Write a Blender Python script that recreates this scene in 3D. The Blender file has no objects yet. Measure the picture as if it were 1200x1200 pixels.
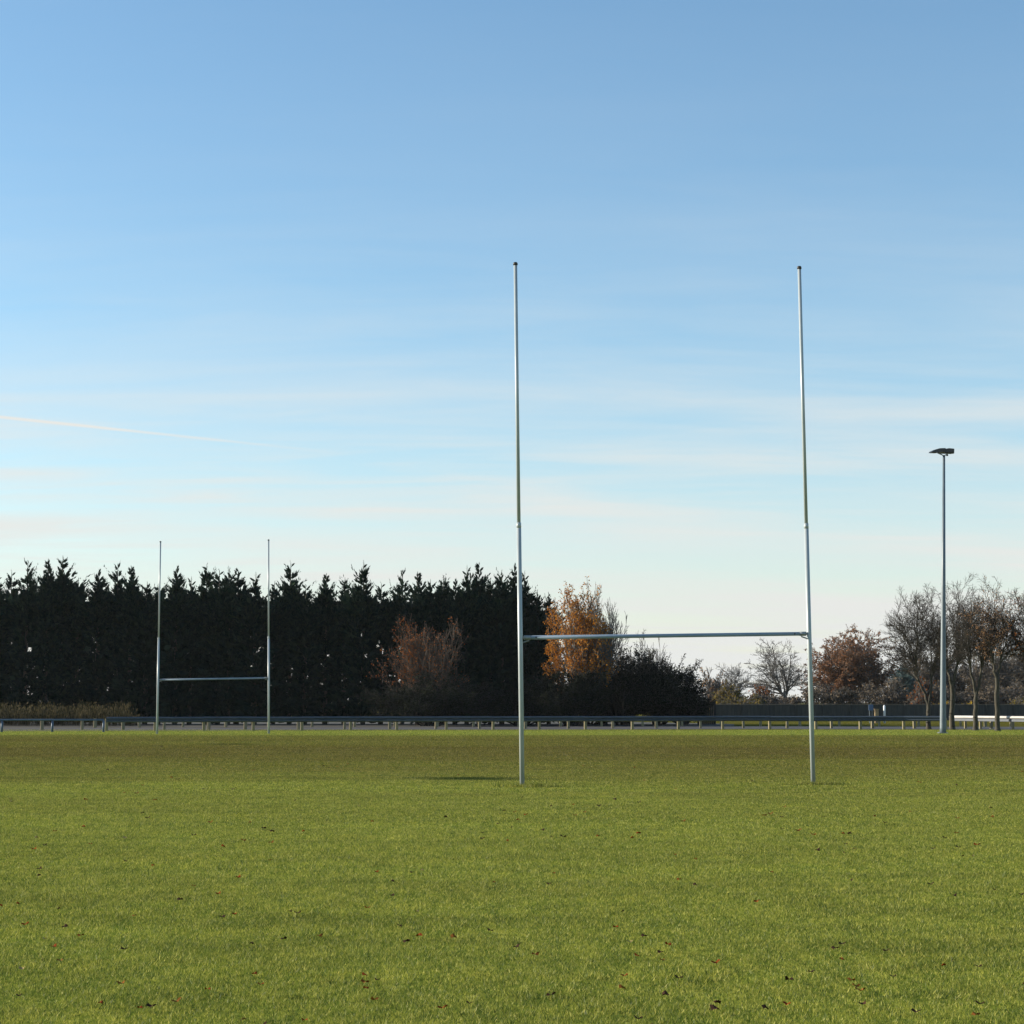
import bpy, math, random
import numpy as np
from mathutils import Vector, Matrix

R = math.radians
sc = bpy.context.scene
COL = sc.collection
random.seed(7)
rng = np.random.default_rng(11)

# ------------------------------------------------------------------ camera
EYE = 1.67
F = 2270.0                       # focal length in photo pixels (photo 1200 wide)
TH = math.atan(222.0 / F)        # camera looks slightly up
cam_d = bpy.data.cameras.new('camera')
cam = bpy.data.objects.new('camera', cam_d)
COL.objects.link(cam)
cam.location = (0, 0, EYE)
cam.rotation_euler = (R(90) + TH, 0, 0)
cam_d.sensor_width = 36
cam_d.lens = 36 * F / 1200
cam_d.clip_start = 0.1
cam_d.clip_end = 20000
sc.camera = cam


def ray(u, v):
    dx, dy = (u - 600) / F, (600 - v) / F
    return Vector((dx, math.cos(TH) - dy * math.sin(TH), math.sin(TH) + dy * math.cos(TH)))


def at(u, v, Y):
    d = ray(u, v)
    t = Y / d.y
    return Vector((d.x * t, Y, EYE + d.z * t))


def ground(u, v):
    d = ray(u, v)
    t = -EYE / d.z
    return Vector((d.x * t, d.y * t, 0))


def gx(u, Y):                    # ground point at depth Y below photo column u
    return Vector(((u - 600) / F * Y * math.cos(TH), Y, 0))


def zat(v, Y):
    return at(600, v, Y).z


# ------------------------------------------------------------------ helpers
def tag(o, label=None, cat=None, group=None, kind=None):
    if label: o['label'] = label
    if cat: o['category'] = cat
    if group: o['group'] = group
    if kind: o['kind'] = kind
    return o


def empty(name, loc, label, cat, group=None, rz=0.0):
    o = bpy.data.objects.new(name, None)
    COL.objects.link(o)
    o.location = loc
    o.rotation_euler = (0, 0, rz)
    o.empty_display_size = 0.2
    return tag(o, label, cat, group)


class MB:
    """collects vertices and faces for one mesh"""
    def __init__(self):
        self.v, self.f = [], []

    def add(self, vs, fs):
        n = len(self.v)
        self.v += [tuple(p) for p in vs]
        self.f += [tuple(i + n for i in f) for f in fs]

    def box(self, c, s, M=None, bev=0.0):
        x, y, z = s[0] / 2, s[1] / 2, s[2] / 2
        if bev <= 0:
            vs = [(-x, -y, -z), (x, -y, -z), (x, y, -z), (-x, y, -z), (-x, -y, z), (x, -y, z), (x, y, z), (-x, y, z)]
            fs = [(3, 2, 1, 0), (4, 5, 6, 7), (0, 1, 5, 4), (1, 2, 6, 5), (2, 3, 7, 6), (3, 0, 4, 7)]
        else:
            def ring(a, b, zz):
                return [(-a, -b + bev, zz), (-a + bev, -b, zz), (a - bev, -b, zz), (a, -b + bev, zz),
                        (a, b - bev, zz), (a - bev, b, zz), (-a + bev, b, zz), (-a, b - bev, zz)]
            vs = ring(x - bev * .8, y - bev * .8, -z) + ring(x, y, -z + bev) + ring(x, y, z - bev) + ring(x - bev * .8, y - bev * .8, z)
            fs = [tuple(range(7, -1, -1)), tuple(range(24, 32))]
            for k in range(3):
                for i in range(8):
                    j = (i + 1) % 8
                    fs.append((k * 8 + i, k * 8 + j, k * 8 + 8 + j, k * 8 + 8 + i))
        c = Vector(c)
        vs = [(M @ Vector(p) if M else Vector(p)) + c for p in vs]
        self.add(vs, fs)

    def tube(self, pts, rad, n=16, caps=True):
        pts = [Vector(p) for p in pts]
        vs, fs = [], []
        for i, p in enumerate(pts):
            a = pts[max(i - 1, 0)]
            b = pts[min(i + 1, len(pts) - 1)]
            d = (b - a).normalized()
            ref = Vector((0, 0, 1)) if abs(d.z) < .9 else Vector((0, 1, 0))
            s = d.cross(ref).normalized()
            t = s.cross(d)
            r = rad[i] if isinstance(rad, (list, tuple)) else rad
            for k in range(n):
                w = 2 * math.pi * k / n
                vs.append(p + s * (math.cos(w) * r) + t * (math.sin(w) * r))
        for i in range(len(pts) - 1):
            for k in range(n):
                j = (k + 1) % n
                fs.append((i * n + k, i * n + j, i * n + n + j, i * n + n + k))
        if caps:
            fs.append(tuple(range(n - 1, -1, -1)))
            fs.append(tuple(range((len(pts) - 1) * n, len(pts) * n)))
        self.add(vs, fs)

    def build(self, name, mat, parent=None, smooth=False):
        me = bpy.data.meshes.new(name)
        me.from_pydata(self.v, [], self.f)
        if smooth:
            me.shade_smooth() if hasattr(me, 'shade_smooth') else None
            for p in me.polygons:
                p.use_smooth = len(p.vertices) <= 4
        return link(name, me, mat, parent)


def link(name, me, mat, parent=None):
    if mat and not me.materials:
        me.materials.append(mat)
    o = bpy.data.objects.new(name, me)
    COL.objects.link(o)
    if parent: o.parent = parent
    return o


def np_mesh(name, V, Fc, k):
    """mesh from (n,3) vertices and (m,k) faces, fast"""
    me = bpy.data.meshes.new(name)
    V = np.ascontiguousarray(V, dtype=np.float32)
    Fc = np.ascontiguousarray(Fc, dtype=np.int32)
    m = len(Fc)
    me.vertices.add(len(V))
    me.vertices.foreach_set('co', V.ravel())
    me.loops.add(m * k)
    me.loops.foreach_set('vertex_index', Fc.ravel())
    me.polygons.add(m)
    me.polygons.foreach_set('loop_start', np.arange(m, dtype=np.int32) * k)
    me.polygons.foreach_set('loop_total', np.full(m, k, dtype=np.int32))
    me.update(calc_edges=True)
    return me


def copy_tree(o, parent=None):
    c = o.copy()
    COL.objects.link(c)
    c.parent = parent
    for ch in list(o.children):
        copy_tree(ch, c)
    return c


# ------------------------------------------------------------------ materials
def mat(name):
    m = bpy.data.materials.new(name)
    m.use_nodes = True
    nt = m.node_tree
    nt.nodes.clear()
    return m, nt


def N(nt, typ, **kw):
    n = nt.nodes.new(typ)
    for k, v in kw.items():
        if k.startswith('i_'):
            n.inputs[k[2:].replace('_', ' ')].default_value = v
        else:
            setattr(n, k, v)
    return n


def ramp(nt, fac, stops):
    r = nt.nodes.new('ShaderNodeValToRGB')
    els = r.color_ramp.elements
    els[0].position, els[0].color = stops[0][0], (*stops[0][1], 1)
    els[1].position, els[1].color = stops[-1][0], (*stops[-1][1], 1)
    for p, c in stops[1:-1]:
        e = els.new(p)
        e.color = (*c, 1)
    nt.links.new(fac, r.inputs[0])
    return r.outputs[0]


def math_n(nt, op, a, b=None, clamp=False):
    n = nt.nodes.new('ShaderNodeMath')
    n.operation = op
    n.use_clamp = clamp
    for i, x in enumerate((a, b)):
        if x is None: continue
        if isinstance(x, (int, float)): n.inputs[i].default_value = x
        else: nt.links.new(x, n.inputs[i])
    return n.outputs[0]


def mix_c(nt, fac, a, b, blend='MIX'):
    n = nt.nodes.new('ShaderNodeMix')
    n.data_type = 'RGBA'
    n.blend_type = blend
    for s, x in ((n.inputs[0], fac), (n.inputs[6], a), (n.inputs[7], b)):
        if isinstance(x, (int, float)): s.default_value = x
        elif isinstance(x, tuple): s.default_value = (*x, 1)
        else: nt.links.new(x, s)
    return n.outputs[2]


def simple(name, c1, c2, scale=4.0, rough=0.6, metal=0.0, bump=0.0, stretch=(1, 1, 1), spec=0.5):
    m, nt = mat(name)
    tc = N(nt, 'ShaderNodeTexCoord')
    mp = N(nt, 'ShaderNodeMapping')
    mp.inputs['Scale'].default_value = stretch
    nt.links.new(tc.outputs['Object'], mp.inputs[0])
    no = N(nt, 'ShaderNodeTexNoise')
    no.inputs['Scale'].default_value = scale
    no.inputs['Detail'].default_value = 6
    no.inputs['Roughness'].default_value = 0.65
    nt.links.new(mp.outputs[0], no.inputs[0])
    c = ramp(nt, no.outputs[0], [(0.3, c1), (0.7, c2)])
    b = N(nt, 'ShaderNodeBsdfPrincipled')
    nt.links.new(c, b.inputs['Base Color'])
    b.inputs['Roughness'].default_value = rough
    b.inputs['Metallic'].default_value = metal
    b.inputs['Specular IOR Level'].default_value = spec
    if bump:
        bp = N(nt, 'ShaderNodeBump')
        bp.inputs['Strength'].default_value = bump
        bp.inputs['Distance'].default_value = 0.02
        nt.links.new(no.outputs[0], bp.inputs['Height'])
        nt.links.new(bp.outputs[0], b.inputs['Normal'])
    out = N(nt, 'ShaderNodeOutputMaterial')
    nt.links.new(b.outputs[0], out.inputs[0])
    return m


def leafy(name, cols, trans=0.35, patch=0.6):
    """leaf / needle material: colour differs from leaf to leaf, partly translucent"""
    m, nt = mat(name)
    g = N(nt, 'ShaderNodeNewGeometry')
    tc = N(nt, 'ShaderNodeTexCoord')
    no = N(nt, 'ShaderNodeTexNoise')
    no.inputs['Scale'].default_value = patch
    no.inputs['Detail'].default_value = 3
    nt.links.new(tc.outputs['Object'], no.inputs[0])
    f = math_n(nt, 'ADD', math_n(nt, 'MULTIPLY', g.outputs['Random Per Island'], 0.6),
               math_n(nt, 'MULTIPLY', no.outputs[0], 0.5), True)
    n = len(cols)
    c = ramp(nt, f, [(0.1 + 0.8 * i / (n - 1), col) for i, col in enumerate(cols)])
    d = N(nt, 'ShaderNodeBsdfDiffuse')
    t = N(nt, 'ShaderNodeBsdfTranslucent')
    nt.links.new(c, d.inputs[0])
    nt.links.new(c, t.inputs[0])
    mx = N(nt, 'ShaderNodeMixShader')
    mx.inputs[0].default_value = trans
    nt.links.new(d.outputs[0], mx.inputs[1])
    nt.links.new(t.outputs[0], mx.inputs[2])
    out = N(nt, 'ShaderNodeOutputMaterial')
    nt.links.new(mx.outputs[0], out.inputs[0])
    return m


def turf_colour(nt, fine_out):
    """pitch colour from world position: greener and browner bands and patches"""
    g = N(nt, 'ShaderNodeNewGeometry')
    mp = N(nt, 'ShaderNodeMapping')
    mp.inputs['Scale'].default_value = (0.06, 0.22, 1)
    nt.links.new(g.outputs['Position'], mp.inputs[0])
    n1 = N(nt, 'ShaderNodeTexNoise')
    n1.inputs['Scale'].default_value = 1.0
    n1.inputs['Detail'].default_value = 5
    n1.inputs['Roughness'].default_value = 0.6
    nt.links.new(mp.outputs[0], n1.inputs[0])
    n2 = N(nt, 'ShaderNodeTexNoise')
    n2.inputs['Scale'].default_value = 0.9
    n2.inputs['Detail'].default_value = 6
    n2.inputs['Roughness'].default_value = 0.7
    nt.links.new(g.outputs['Position'], n2.inputs[0])
    sx = N(nt, 'ShaderNodeSeparateXYZ')
    nt.links.new(g.outputs['Position'], sx.inputs[0])
    y = math_n(nt, 'ADD', sx.outputs[1], math_n(nt, 'MULTIPLY', math_n(nt, 'SUBTRACT', n1.outputs[0], 0.5), 14.0))
    band = ramp(nt, math_n(nt, 'MULTIPLY', y, 1 / 130.0),
                [(0.0, (0.12,) * 3), (0.20, (0.14,) * 3), (0.29, (0.25,) * 3), (0.36, (0.60,) * 3), (0.46, (0.86,) * 3), (0.54, (0.95,) * 3),
                 (0.60, (0.78,) * 3), (0.66, (0.86,) * 3), (0.735, (0.7,) * 3), (0.765, (0.08,) * 3), (0.86, (0.1,) * 3), (0.93, (0.95,) * 3), (1.0, (0.95,) * 3)])
    wear = math_n(nt, 'ADD', band, math_n(nt, 'MULTIPLY', math_n(nt, 'SUBTRACT', n2.outputs[0], 0.5), 0.55), True)
    wear = math_n(nt, 'ADD', wear, math_n(nt, 'MULTIPLY', math_n(nt, 'SUBTRACT', n1.outputs[0], 0.5), 0.5), True)
    return wear, n2.outputs[0]


TURF_GAIN = 1.0
def turf_material(blade):
    m, nt = mat('turf_blades' if blade else 'turf')
    wear, n2 = turf_colour(nt, None)
    if blade:
        g = N(nt, 'ShaderNodeNewGeometry')
        rnd = g.outputs['Random Per Island']
    else:
        g = N(nt, 'ShaderNodeNewGeometry')
        mp = N(nt, 'ShaderNodeMapping')
        mp.inputs['Scale'].default_value = (1, 0.22, 1)
        nt.links.new(g.outputs['Position'], mp.inputs[0])
        wn = N(nt, 'ShaderNodeTexNoise')
        wn.inputs['Scale'].default_value = 5.0
        wn.inputs['Detail'].default_value = 8
        wn.inputs['Roughness'].default_value = 0.85
        nt.links.new(mp.outputs[0], wn.inputs[0])
        rnd = math_n(nt, 'ADD', math_n(nt, 'MULTIPLY', math_n(nt, 'SUBTRACT', wn.outputs[0], 0.5), 2.6), 0.5, True)
    green = ramp(nt, rnd, [(0.0, (0.034, 0.066, 0.014)), (0.4, (0.136, 0.186, 0.027)), (0.75, (0.32, 0.335, 0.052)), (1.0, (0.62, 0.56, 0.14))])
    brown = ramp(nt, rnd, [(0.0, (0.022, 0.030, 0.009)), (0.4, (0.080, 0.074, 0.016)), (0.75, (0.140, 0.115, 0.025)), (1.0, (0.32, 0.25, 0.08))])
    c = mix_c(nt, wear, green, brown)
    g3 = N(nt, 'ShaderNodeNewGeometry')
    mp3 = N(nt, 'ShaderNodeMapping')
    mp3.inputs['Scale'].default_value = (0.35, 1.3, 1)
    nt.links.new(g3.outputs['Position'], mp3.inputs[0])
    n3 = N(nt, 'ShaderNodeTexNoise')
    n3.inputs['Scale'].default_value = 1.0
    n3.inputs['Detail'].default_value = 5
    n3.inputs['Roughness'].default_value = 0.7
    nt.links.new(mp3.outputs[0], n3.inputs[0])
    c = mix_c(nt, 1.0, c, ramp(nt, n3.outputs[0], [(0.32, (0.80, 0.82, 0.82)), (0.5, (1.0, 1.0, 1.0)), (0.68, (1.14, 1.11, 1.03))]), 'MULTIPLY')
    out = N(nt, 'ShaderNodeOutputMaterial')
    if blade:
        d = N(nt, 'ShaderNodeBsdfDiffuse')
        t = N(nt, 'ShaderNodeBsdfTranslucent')
        gl = N(nt, 'ShaderNodeBsdfGlossy')
        gl.inputs['Roughness'].default_value = 0.45
        nt.links.new(c, d.inputs[0])
        nt.links.new(c, t.inputs[0])
        mx = N(nt, 'ShaderNodeMixShader'); mx.inputs[0].default_value = 0.35
        nt.links.new(d.outputs[0], mx.inputs[1]); nt.links.new(t.outputs[0], mx.inputs[2])
        m2 = N(nt, 'ShaderNodeMixShader'); m2.inputs[0].default_value = 0.015
        nt.links.new(mx.outputs[0], m2.inputs[1]); nt.links.new(gl.outputs[0], m2.inputs[2])
        nt.links.new(m2.outputs[0], out.inputs[0])
    else:
        b = N(nt, 'ShaderNodeBsdfDiffuse')
        nt.links.new(c, b.inputs[0])
        bp = N(nt, 'ShaderNodeBump')
        bp.inputs['Strength'].default_value = 0.9
        bp.inputs['Distance'].default_value = 0.06
        nt.links.new(wn.outputs[0], bp.inputs['Height'])
        nt.links.new(bp.outputs[0], b.inputs['Normal'])
        nt.links.new(b.outputs[0], out.inputs[0])
    return m


M = {}
M['post'] = simple('painted_post', (0.32, 0.36, 0.37), (0.40, 0.44, 0.45), 3, 0.35, 0.0, 0.0, (3, 3, .6))
M['bar'] = simple('painted_crossbar', (0.17, 0.23, 0.31), (0.22, 0.29, 0.37), 3, 0.4)
M['cap'] = simple('black_cap', (0.015, 0.012, 0.01), (0.03, 0.022, 0.015), 8, 0.6)
M['bracket'] = simple('dull_bracket', (0.18, 0.21, 0.22), (0.26, 0.28, 0.29), 9, 0.45, 0.4)
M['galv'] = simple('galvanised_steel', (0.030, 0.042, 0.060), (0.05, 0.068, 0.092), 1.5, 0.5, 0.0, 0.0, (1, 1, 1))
M['galv_sunlit'] = simple('sunlit_galvanised_steel', (0.36, 0.35, 0.33), (0.46, 0.44, 0.41), 1.5, 0.5, 0.0)  # sunlight on the end section's top rail put into a pale colour
M['bluerail'] = simple('blue_grey_rail_paint', (0.045, 0.08, 0.13), (0.065, 0.11, 0.17), 2, 0.5)
M['timber'] = simple('weathered_timber', (0.17, 0.145, 0.08), (0.28, 0.235, 0.13), 7, 0.85, 0, 0.3, (4, 4, .6))
M['mast'] = simple('mast_steel', (0.10, 0.13, 0.15), (0.14, 0.17, 0.19), 2, 0.45, 0.1)
M['lamp'] = simple('lamp_housing', (0.012, 0.013, 0.015), (0.03, 0.03, 0.03), 6, 0.4)
M['glass'] = simple('lamp_glass', (0.10, 0.11, 0.12), (0.14, 0.15, 0.16), 3, 0.15)
M['asphalt'] = simple('asphalt', (0.018, 0.017, 0.018), (0.034, 0.031, 0.031), 1.2, 0.9, 0, 0.2, (.4, 2, 1))
M['ground_shade'] = simple('painted_ground_shade', (0.010, 0.010, 0.007), (0.030, 0.026, 0.016), 1.5, 0.95, 0, 0.5)  # shade of the conifer belt put into a ground colour
M['bark'] = simple('bark', (0.026, 0.023, 0.016), (0.07, 0.06, 0.04), 5, 0.9, 0, 0.5, (3, 3, .5))
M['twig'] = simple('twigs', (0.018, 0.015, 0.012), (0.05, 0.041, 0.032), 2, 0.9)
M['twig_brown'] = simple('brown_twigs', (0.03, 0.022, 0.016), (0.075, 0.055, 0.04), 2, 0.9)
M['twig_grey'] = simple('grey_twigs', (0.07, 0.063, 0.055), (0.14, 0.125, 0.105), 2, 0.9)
M['twig_far'] = simple('far_twigs', (0.065, 0.06, 0.057), (0.12, 0.11, 0.10), 2, 0.9)  # distance haze put into a paler twig colour
M['dark_twig'] = simple('shade_twigs', (0.008, 0.008, 0.007), (0.020, 0.018, 0.015), 2, 0.9)  # twigs darkened in colour in place of the conifers' shade
M['needle'] = leafy('conifer_foliage', [(0.011, 0.021, 0.018), (0.019, 0.034, 0.026), (0.034, 0.052, 0.030)], 0.12)
M['haze_fir'] = leafy('haze_tinted_conifer', [(0.06, 0.09, 0.09), (0.09, 0.13, 0.13), (0.12, 0.16, 0.15)], 0.15)
M['orange'] = leafy('orange_leaves', [(0.16, 0.07, 0.022), (0.34, 0.13, 0.024), (0.48, 0.20, 0.03), (0.58, 0.29, 0.05)], 0.4)
M['rust'] = leafy('rust_leaves', [(0.12, 0.05, 0.022), (0.24, 0.085, 0.026), (0.34, 0.12, 0.03)], 0.35)
M['brownleaf'] = leafy('brown_leaves', [(0.20, 0.115, 0.065), (0.34, 0.19, 0.095), (0.44, 0.26, 0.13)], 0.35)
M['oakleaf'] = leafy('oak_leaves', [(0.11, 0.07, 0.05), (0.20, 0.105, 0.06), (0.29, 0.14, 0.065)], 0.3, 0.35)
M['darkleaf'] = leafy('dark_bush_leaves', [(0.010, 0.013, 0.010), (0.018, 0.022, 0.014), (0.032, 0.034, 0.020)], 0.15)
M['yellow'] = leafy('yellow_leaves', [(0.14, 0.10, 0.02), (0.30, 0.20, 0.025), (0.42, 0.26, 0.03)], 0.4)
M['olive'] = leafy('olive_leaves', [(0.06, 0.055, 0.022), (0.13, 0.105, 0.03), (0.22, 0.15, 0.04)], 0.35)
M['hedge'] = leafy('hedge_leaves', [(0.07, 0.058, 0.045), (0.115, 0.092, 0.066), (0.16, 0.12, 0.08)], 0.2)  # leaf tones raised to stand for haze over the far growth
M['reed'] = leafy('reed_stems', [(0.018, 0.019, 0.010), (0.05, 0.046, 0.024), (0.14, 0.115, 0.065)], 0.3)
M['screen'] = simple('screen_netting', (0.034, 0.034, 0.029), (0.066, 0.062, 0.052), 1.2, 0.9, 0, 0.0, (6, 6, .4))
M['screen_rail'] = simple('screen_top_rail', (0.10, 0.085, 0.06), (0.16, 0.13, 0.09), 3, 0.8)
M['darkwood'] = simple('dark_boards', (0.012, 0.012, 0.011), (0.024, 0.022, 0.019), 3, 0.9, 0, 0.3, (6, 6, .5))
M['blue_sign'] = simple('blue_sign_paint', (0.05, 0.10, 0.19), (0.07, 0.13, 0.23), 3, 0.5)
M['white'] = simple('white_paint', (0.62, 0.64, 0.64), (0.75, 0.76, 0.75), 3, 0.5)
M['tan'] = simple('tan_box_paint', (0.25, 0.17, 0.08), (0.34, 0.24, 0.12), 3, 0.7)

# ------------------------------------------------------------------ sun and sky
SUN_PHI = 79.0       # degrees left of the view direction
SUN_EL = 18.0
sdir = Vector((-math.sin(R(SUN_PHI)) * math.cos(R(SUN_EL)), math.cos(R(SUN_PHI)) * math.cos(R(SUN_EL)), math.sin(R(SUN_EL))))
sl = bpy.data.lights.new('sun', 'SUN')
sl.energy = 4.2
sl.angle = R(0.53)
sl.color = (1.0, 0.90, 0.74)
so = bpy.data.objects.new('sun', sl)
COL.objects.link(so)
so.rotation_euler = (-sdir).to_track_quat('-Z', 'Y').to_euler()
so.location = (-40, 20, 40)

w = bpy.data.worlds.new('World')
sc.world = w
w.use_nodes = True
nt = w.node_tree
nt.nodes.clear()
sky = N(nt, 'ShaderNodeTexSky', sky_type='NISHITA')
sky.sun_disc = False
sky.sun_elevation = R(SUN_EL)
# Nishita: rotation 0 puts the sun on +Y, positive turns it towards +X
sky.sun_rotation = R(-SUN_PHI)
sky.altitude = 0
sky.air_density = 1.0
sky.dust_density = 0.35
sky.ozone_density = 2.6
tc = N(nt, 'ShaderNodeTexCoord')
sep = N(nt, 'ShaderNodeSeparateXYZ')
nt.links.new(tc.outputs['Generated'], sep.inputs[0])
dz = math_n(nt, 'ADD', math_n(nt, 'MAXIMUM', sep.outputs[2], 0.0), 0.10)
px = math_n(nt, 'DIVIDE', sep.outputs[0], dz)
py = math_n(nt, 'DIVIDE', sep.outputs[1], dz)
cmb = N(nt, 'ShaderNodeCombineXYZ')
dz2 = math_n(nt, 'MAXIMUM', sep.outputs[2], 0.02)
tx = math_n(nt, 'DIVIDE', sep.outputs[0], dz2)
ty = math_n(nt, 'DIVIDE', sep.outputs[1], dz2)
nt.links.new(px, cmb.inputs[0]); nt.links.new(py, cmb.inputs[1])


def cloud(scale, rot, stops, detail=6, rough=0.55, loc=(0, 0, 0)):
    mp = N(nt, 'ShaderNodeMapping')
    mp.inputs['Rotation'].default_value = (0, 0, R(rot))
    mp.inputs['Scale'].default_value = scale
    mp.inputs['Location'].default_value = loc
    nt.links.new(cmb.outputs[0], mp.inputs[0])
    no = N(nt, 'ShaderNodeTexNoise')
    no.inputs['Scale'].default_value = 1.0
    no.inputs['Detail'].default_value = detail
    no.inputs['Roughness'].default_value = rough
    no.inputs['Distortion'].default_value = 0.4
    nt.links.new(mp.outputs[0], no.inputs[0])
    return ramp(nt, no.outputs[0], stops)


k = lambda x: (x, x, x)
c1 = cloud((0.55, 1.9, 1), 6, [(0.40, k(0)), (0.66, k(1))], 8, 0.55, (3.1, 1.7, 0))
c2 = cloud((1.5, 5.5, 1), -7, [(0.44, k(0)), (0.72, k(1))], 8, 0.62, (0.4, 5.3, 0))
c3 = cloud((0.22, 0.5, 1), 3, [(0.30, k(0.25)), (0.65, k(1))], 3, 0.5, (7.4, 2.2, 0))
# cirrus only between about 1 and 12 degrees above the horizon
elev = ramp(nt, sep.outputs[2], [(0.0, k(0.95)), (0.06, k(1.0)), (0.12, k(0.85)), (0.18, k(0.35)), (0.26, k(0.10)), (0.36, k(0.03))])
veil = ramp(nt, sep.outputs[2], [(0.0, k(0.72)), (0.05, k(0.48)), (0.11, k(0.22)), (0.20, k(0.06)), (0.36, k(0.04))])
wisp = math_n(nt, 'ADD', math_n(nt, 'MULTIPLY', c1, 0.85), math_n(nt, 'MULTIPLY', c2, 0.50), True)
wisp = math_n(nt, 'MULTIPLY', math_n(nt, 'MULTIPLY', wisp, c3), elev)
cl = math_n(nt, 'ADD', wisp, veil, True)
# contrail: a straight line in the cloud plane
def plane_pt(u, v):
    d = ray(u, v).normalized()
    return Vector((d.x / d.z, d.y / d.z))
A, B = plane_pt(-120, 476), plane_pt(400, 531)
dirv = (B - A); ln = dirv.length; dirv.normalize()
nrm = Vector((-dirv.y, dirv.x))
along = math_n(nt, 'DIVIDE', math_n(nt, 'ADD', math_n(nt, 'MULTIPLY', math_n(nt, 'SUBTRACT', tx, A.x), dirv.x),
               math_n(nt, 'MULTIPLY', math_n(nt, 'SUBTRACT', ty, A.y), dirv.y)), ln)
dist = math_n(nt, 'ABSOLUTE', math_n(nt, 'ADD', math_n(nt, 'MULTIPLY', math_n(nt, 'SUBTRACT', tx, A.x), nrm.x),
               math_n(nt, 'MULTIPLY', math_n(nt, 'SUBTRACT', ty, A.y), nrm.y)))
trail = math_n(nt, 'MULTIPLY', ramp(nt, dist, [(0.0, k(1)), (0.05, k(0))]),
               ramp(nt, along, [(0.0, k(1)), (0.45, k(0.9)), (0.8, k(0.35)), (1.0, k(0))]))
cl = math_n(nt, 'ADD', cl, math_n(nt, 'MULTIPLY', trail, 0.75), True)
SKYC = (4.15, 4.2, 4.05)
hs = N(nt, 'ShaderNodeHueSaturation')
hs.inputs['Saturation'].default_value = 1.10
hs.inputs['Hue'].default_value = 0.4925
nt.links.new(sky.outputs[0], hs.inputs['Color'])
col = mix_c(nt, cl, hs.outputs[0], SKYC)
bg = N(nt, 'ShaderNodeBackground')
bg.inputs[1].default_value = 0.088
nt.links.new(col, bg.inputs[0])
wo = N(nt, 'ShaderNodeOutputWorld')
nt.links.new(bg.outputs[0], wo.inputs[0])

sc.view_settings.view_transform = 'Standard'
sc.view_settings.look = 'None'
sc.view_settings.gamma = 1
sc.view_settings.exposure = 1.15

# ------------------------------------------------------------------ ground
S = 3000
mb = MB()
mb.add([(-S, -60, 0), (S, -60, 0), (S, S, 0), (-S, S, 0)], [(0, 1, 2, 3)])
tag(mb.build('field', turf_material(False)), kind='structure')

# the road behind the barrier (follows the barrier line)
def roadline(u):       # depth of the near barrier under photo column u
    return np.interp(u, [-250, 0, 125, 500, 880, 1060, 1120, 1500], [107, 108.5, 110, 114, 117.5, 116.5, 115.5, 113.5])
mb = MB()
us = list(range(-500, 1701, 50))
vs, fs = [], []
for u in us:
    y0 = roadline(u) + 0.9
    vs += [gx(u, y0) + Vector((0, 0, .004)), gx(u, y0 + 13.0) + Vector((0, 0, .004))]
for i in range(len(us) - 1):
    fs.append((2 * i, 2 * i + 2, 2 * i + 3, 2 * i + 1))
mb.add(vs, fs)
tag(mb.build('road', M['asphalt']), kind='structure')
# dark sheet standing in for shade under the conifers and the thicket
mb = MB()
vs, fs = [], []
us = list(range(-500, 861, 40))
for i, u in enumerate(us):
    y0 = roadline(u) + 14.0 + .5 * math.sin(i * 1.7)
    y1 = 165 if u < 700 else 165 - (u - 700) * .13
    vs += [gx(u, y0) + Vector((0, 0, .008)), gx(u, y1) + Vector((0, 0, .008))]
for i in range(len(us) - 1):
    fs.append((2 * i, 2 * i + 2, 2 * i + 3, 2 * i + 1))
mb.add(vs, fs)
tag(mb.build('ground_shade', M['ground_shade']), kind='structure')

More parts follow.
